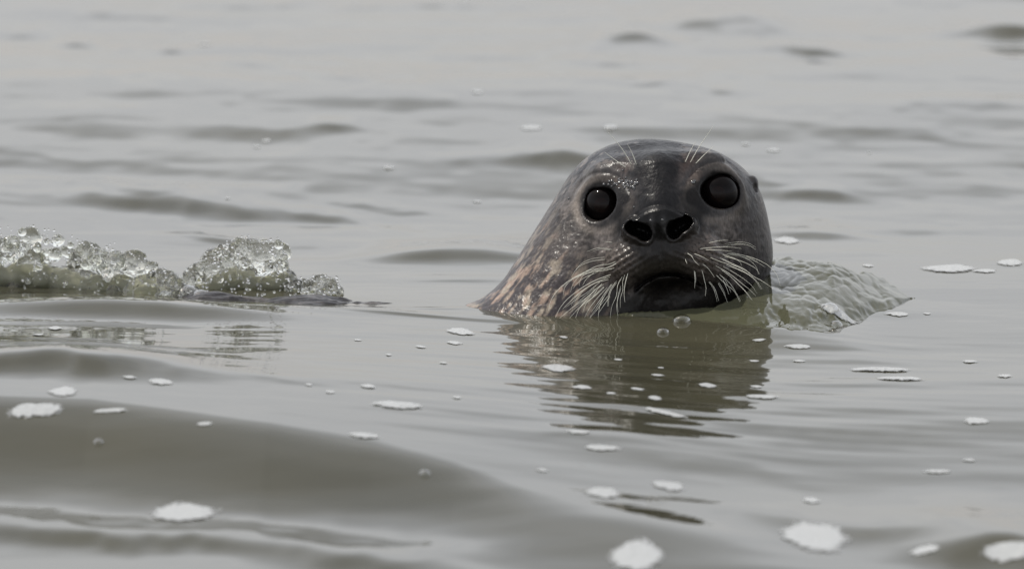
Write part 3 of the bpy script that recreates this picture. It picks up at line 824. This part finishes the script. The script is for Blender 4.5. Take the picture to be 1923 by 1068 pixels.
# ------------------------------------------------------------------ churned wake beside the seal
wx = np.arange(-110, 530, 1.6); 
topx = [-110, 0, 100, 160, 205, 230, 290, 330, 380, 420, 455, 480, 520]
topy_px = [598, 597, 590, 568, 505, 492, 496, 498, 515, 522, 540, 553, 556]
botx = [-110, 0, 100, 165, 240, 300, 350, 400, 440, 480, 520]
boty_px = [603, 608, 618, 626, 634, 632, 614, 594, 582, 560, 556]
wy = np.arange(-260, 620, 3.2)
X, Y = np.meshgrid(wx, wy, indexing='ij')
y_back = np.interp(wx, topx, [on_plane(1240 + t_, p_)[1] / S for t_, p_ in zip(topx, topy_px)])[:, None]
y_front = np.interp(wx, botx, [on_plane(1240 + t_, p_)[1] / S for t_, p_ in zip(botx, boty_px)])[:, None]
mh = np.interp(wx, [-110, 60, 150, 210, 330, 400, 440, 500, 530], [4, 12, 26, 56, 58, 30, 14, 3, 0])[:, None]
y_back = y_back - mh / math.tan(TH)
u = (Y - y_front) / np.maximum(y_back - y_front, 1)
wob = (fbm(X / 24, Y / 60, X * 0, 5) - .5)
env = sstep(-0.04, 0.28, u + wob * .25) * (1 - sstep(.92, 1.3, u + wob * .25)) * sstep(-110, -30, X) * (1 - sstep(430, 500, X))
Zw = H(X, Y)
def lumps(x, y, cell, seed):
    gx_, gy_ = np.floor(x / cell).astype(np.int64), np.floor(y / cell).astype(np.int64)
    best = np.full(x.shape, 9.0)
    for i in (-1, 0, 1):
        for j in (-1, 0, 1):
            cx_ = (gx_ + i + hash3(gx_ + i, gy_ + j, gx_ * 0, seed)); cy_2 = (gy_ + j + hash3(gx_ + i, gy_ + j, gx_ * 0, seed + 5))
            best = np.minimum(best, (x / cell - cx_) ** 2 + (y / cell - cy_2) ** 2)
    return np.sqrt(best)
xw = X + 34 * (fbm(X / 40, Y / 80, X * 0, 31) - .5); yw = (Y + 95 * (fbm(X / 50, Y / 90, X * 0, 32) - .5)) / 2.3
l1 = 1 - np.clip(lumps(xw, yw, 34, 1), 0, 1) ** 2; l2 = 1 - np.clip(lumps(xw, yw, 14, 2), 0, 1) ** 2
Zl = mh * np.clip(u, 0, 1.1) + (.12 + .88 * sstep(90, 240, X)) * (4.5 * l1 + 1.8 * l2 * (0.3 + 1.4 * vnoise(X / 45, Y / 90, X * 0, 12))) + (1.5 + 3.5 * sstep(90, 240, X)) * fbm(X / 60, Y / 120, X * 0, 41)
Zw = Zw + env * Zl - (1 - sstep(0.0, .10, env)) * 2.5 + .6
nx, ny = X.shape
V = np.stack([X.ravel(), Y.ravel(), Zw.ravel()], 1) * S
ii = (np.arange(nx - 1)[:, None] * ny + np.arange(ny - 1)[None, :]).ravel()
F = np.stack([ii, ii + ny, ii + ny + 1, ii + 1], 1)
keep = (env.ravel()[F] > 0.003).any(1)
F = F[keep]; used = np.unique(F); remap = np.full(len(V), -1); remap[used] = np.arange(len(used))
wk = link('wake', mesh_np('wake', V[used], remap[F]), M_wake)
wbvh = BVHTree.FromPolygons([Vector(v) for v in V[used].tolist()], remap[F].tolist())
tag(wk, 'lumpy olive green churned water pushed up beside the right cheek', 'wake', None, 'stuff')

# ------------------------------------------------------------------ bubbles and foam floating on the sea
H0 = H
def H(x, y):                            # sea height, or the top of the wake where it stands higher
    z = H0(x, y)
    zf = np.atleast_1d(z).ravel(); xf = np.atleast_1d(x).ravel(); yf = np.atleast_1d(y).ravel()
    if xf.min() > 560 or xf.max() < -110 or yf.max() < -330 or yf.min() > 500: return z
    out = zf.copy()
    for i in range(len(zf)):
        r = wbvh.ray_cast(Vector((xf[i] * S, yf[i] * S, 1.0)), Vector((0, 0, -1)))
        if r[0] is not None: out[i] = max(out[i], r[0][2] / S)
    return out.reshape(np.shape(z))
def seat(px, py):
    o, d = ray(px, py); dn = d / np.linalg.norm(d)
    r = wbvh.ray_cast(Vector(o.tolist()), Vector(dn.tolist()))
    if r[0] is not None and float(H0(np.array(r[0][0] / S), np.array(r[0][1] / S))) * S <= r[0][2] + 1e-5: return tuple(r[0])
    z = 0.0
    for _ in range(6):
        p = on_plane(px, py, z)
        z = 0.5 * z + 0.5 * float(H0(np.array(p[0] / S), np.array(p[1] / S))) * S
    return p[0], p[1], float(H0(np.array(p[0] / S), np.array(p[1] / S))) * S
def bubble(px, py, r, label):
    x, y, z = seat(px, py)
    V, F = uv_sphere(r * S, 28, 16, (1.0, 1.0, .8))
    o = link('bubble', mesh_np('bubble', V, F), M_bubble, None, (x, y, z))
    tag(o, label, 'bubble', 'clear bubbles on the water')
def foam(px, py, w, h, label, seed, tilt=0.0):
    x, y, z = seat(px, py)
    sc = (y + 7.9) / 7.9
    e = 2.0
    sx = w * sc / 2 * 1.12; h *= 1.12
    dHdy = (float(H(np.array(x / S), np.array(y / S + 8))) - float(H(np.array(x / S), np.array(y / S - 8)))) / 16
    ang = TH + math.atan(dHdy)
    sy = min(h * sc / 2 / max(math.sin(ang), .10), sx * 1.6)
    nr, na = 14, 56
    V = []; F = []
    rs = np.random.default_rng(seed)
    ph = rs.uniform(0, 6.28, 6); amp = rs.uniform(.01, .14, 6) / np.array([1, 1.3, 1.8, 2.4, 3, 3.6])
    for i in range(nr + 1):
        rr = i / nr
        for j in range(na):
            an = 2 * math.pi * j / na
            rim = 1 + sum(amp[k] * math.sin((k + 2) * an + ph[k]) for k in range(6)) * rr
            lx = rr * rim * sx * math.cos(an); ly = rr * rim * sy * math.sin(an) + lx * tilt / ST
            V.append((lx, ly, rr))
    V = np.array(V)
    gx_ = x / S + V[:, 0]; gy_ = y / S + V[:, 1]
    zz = H(gx_, gy_)
    lump = fbm(gx_ / 7, gy_ / 9, gx_ * 0 + seed, seed)
    th = min(5.0, 1.2 + 0.035 * w)
    zz = zz + np.where(V[:, 2] > .99, -1.6, (1 - V[:, 2] ** 3) * th * .6 * (.5 + lump) + .3)
    P = np.stack([gx_, gy_, zz], 1) * S - np.array([x, y, z])
    for i in range(nr):
        for j in range(na):
            F.append((i * na + j, (i + 1) * na + j, (i + 1) * na + (j + 1) % na, i * na + (j + 1) % na))
    me = mesh_np('foam_patch', P, F)
    set_color(me, np.full((len(P), 3), .5), (1 - V[:, 2]) * 1.5 - (rs.uniform(.05, .30) if w < 40 else 0))
    o = link('foam_patch', me, M_foam, None, (x, y, z))
    tag(o, label, 'foam', 'white foam patches floating on the water')
FOAM = [
 (119, 737, 60, 28, 'rounded bubbly white foam patch above the long one near the left edge'),
 (68, 770, 116, 26, 'long white foam patch on the swell crest near the left edge'),
 (208, 771, 66, 8, 'thin pale foam streak right of the long foam patch on the crest'),
 (345, 964, 128, 34, 'large oval white foam patch on the lower face of the dark swell'),
 (1197, 1044, 116, 62, 'tall white foam clump cut off by the bottom edge below the seal'),
 (1530, 1010, 146, 50, 'largest white foam raft, with a notch in its right end'),
 (1895, 1036, 110, 36, 'white foam patch in the bottom right corner'),
 (1735, 1033, 60, 14, 'faint foam patch between the largest raft and the bottom right corner'),
 (1132, 925, 74, 16, 'pale foam patch lying on the edge of the dark swell'),
 (1256, 912, 66, 16, 'oval foam patch right of the one on the edge of the dark swell'),
 (1523, 938, 36, 14, 'small round foam patch above the largest raft'),
 (1131, 841, 66, 12, 'oval foam patch below the thin dark streak under the reflection'),
 (1086, 811, 46, 8, 'faint foam patch at the left end of the thin dark streak'),
 (746, 762, 98, 14, 'bright long oval foam patch on calm water left of the reflection'),
 (685, 819, 66, 9, 'pale thin foam patch just above the big dark swell'),
 (691, 727, 36, 8, 'small foam fleck above the bright long oval patch'),
 (580, 724, 20, 5, 'tiny foam fleck on calm water midway between the splash and the long oval patch'), (620, 738, 22, 5, 'faint flat foam fleck just right of a tinier one on calm water left of centre'), (858, 748, 22, 5, 'tiny fleck right of the bright long oval foam patch'), (384, 796, 34, 7, 'faint foam fleck on the crest line of the big dark swell'), (730, 668, 16, 4, 'tiny foam dot left of the slivers below the neck'),
 (302, 718, 52, 11, 'pale foam patch at the end of the thin ripple on the left'),
 (243, 709, 36, 6, 'thin foam streak just left of the pale patch on the thin ripple'),
 (103, 619, 36, 9, 'upper of two small foam patches below the left splash'),
 (72, 632, 30, 7, 'lower of two small foam patches below the left splash'),
 (865, 624, 58, 10, 'slanting white foam sliver just below the seal\'s neck'),
 (853, 645, 30, 7, 'small foam sliver under the slanting one'),
 (790, 653, 26, 6, 'small foam sliver left of the one under the slanting sliver'), (832, 684, 22, 4, 'thin foam fleck lowest of the slivers below the neck'), (672, 640, 16, 4, 'tiny foam dot farthest left below the neck ripple'),
 (1048, 692, 64, 16, 'diamond shaped foam patch at the left edge of the reflection'),
 (1058, 634, 22, 5, 'small foam fleck at the top left corner of the reflection'), (1161, 676, 18, 4, 'tiny bright fleck in the upper middle of the reflection'), (1092, 728, 42, 7, 'thin foam patch low in the left part of the reflection'),
 (1147, 739, 22, 4, 'small foam fleck between two longer ones low in the reflection'), (1197, 731, 30, 5, 'small bright streak of foam left of the foam diamond in the reflection'), (1241, 691, 14, 3, 'tiniest foam dot in the centre of the reflection'), (1234, 705, 34, 5, 'thin foam streak just under the tiniest dot in the reflection'),
 (1230, 748, 30, 9, 'small bright foam diamond in the bottom of the reflection'),
 (1328, 724, 36, 14, 'bright white foam lump standing in the middle of the reflection'),
 (1250, 776, 90, 8, 'thin slanting foam streak along the bottom edge of the reflection'),
 (1432, 745, 70, 7, 'pale foam streak at the lower right corner of the reflection'),
 (1420, 726, 26, 5, 'small foam fleck at the right edge of the reflection'), (1499, 651, 50, 9, 'oval foam patch just below the churned water'),
 (1425, 639, 30, 5, 'thin foam fleck under the churned water right of the chin bubbles'), (1416, 678, 22, 4, 'upper small fleck near the right edge of the reflection'), (1500, 678, 28, 4, 'small fleck under the oval patch below the churned water'),
 (1655, 694, 124, 8, 'very long thin foam streak right of the reflection'),
 (1690, 711, 100, 5, 'faint foam streak under the very long thin one'),
 (1820, 679, 34, 7, 'small foam fleck on calm water at far right, level with the reflection'), (1886, 706, 36, 7, 'foam fleck nearest the right edge, level with the long thin streak'), (1833, 790, 50, 13, 'small foam patch alone on calm water far right'),
 (1760, 885, 50, 7, 'faint stretched foam fleck on calm water at lower right'), (1018, 883, 26, 5, 'tiny fleck just above the edge of the dark swell at centre'), (1820, 864, 34, 5, 'faint foam fleck above the stretched one at lower right'),
 (1686, 590, 44, 9, 'foam patch at the right tip of the churned water'),
 (1741, 589, 16, 4, 'tiny foam dot right of the patch at the tip of the churned water'), (1783, 505, 104, 15, 'wide foam patch floating behind the churned water'),
 (1850, 509, 46, 7, 'small foam patch touching the right end of the wide one'),
 (1897, 493, 56, 12, 'foam patch cut off by the right edge behind the churned water'),
 (1630, 499, 24, 6, 'small foam fleck behind the middle of the churned water'), (1478, 452, 48, 14, 'pale foam patch right beside the cheek'),
 (998, 241, 42, 10, 'pale foam patch behind the head, left of the bubble cluster'),
 (1146, 240, 34, 10, 'small bubbly foam cluster behind the top of the head'),
 (1452, 283, 28, 7, 'blurred bubbly fleck behind the head to its upper right'), (1400, 271, 20, 6, 'faint blurred fleck just behind the crown at the right'), (1632, 287, 10, 8, 'faint tiny blurred fleck far right of the head'),
 (500, 265, 20, 7, 'right one of two blurred flecks on the water at upper left'), (482, 276, 16, 5, 'left one of two blurred flecks on the water at upper left'), (384, 85, 30, 7, 'blurred pale fleck near the top at left'), (896, 174, 24, 7, 'faint blurred fleck high above the neck'), (730, 316, 24, 6, 'bright foam speck under the blurred lone bubble left of the head'),
 (896, 379, 20, 5, 'small blurred fleck between the head and the dark ripple on its left'), (428, 373, 14, 4, "tiny blurred fleck above the long splash's dark ripple"), (1130, 596 + 0, 1, 1, 'skip'),
 (1575, 588, 80, 22, 'creamy foam resting on the front of the churned water'),
]
for k, (px, py, w, h, lb) in enumerate(FOAM):
    if lb == 'skip': continue
    foam(px, py, w, h, lb or 'tiny white foam fleck on the open water', 100 + k, tilt=(-.12 if 'slant' in (lb or '') else 0))
bubble(1280, 604, 18, 'clear bubble at the waterline under the seal\'s chin')
bubble(1245, 624, 12, 'small bubble just in front of the larger one under the chin')
bubble(1558, 582, 17, 'clear bubble at the top of the creamy foam')
bubble(1570, 612, 13, 'glinting bubble at the foot of the creamy foam')
bubble(350, 556, 27, 'large clear bubble at the right end of the long splash')
bubble(378, 560, 19, 'clear bubble between the long splash and the wet back')
bubble(185, 831, 9, 'small bubble on the upper face of the dark swell')
bubble(798, 890, 10, 'small bubble in the middle of the dark swell')
bubble(1145, 243, 9, 'blurred bubble behind the top of the head')
bubble(728, 316, 7, 'blurred bubble alone on the water left of the head')
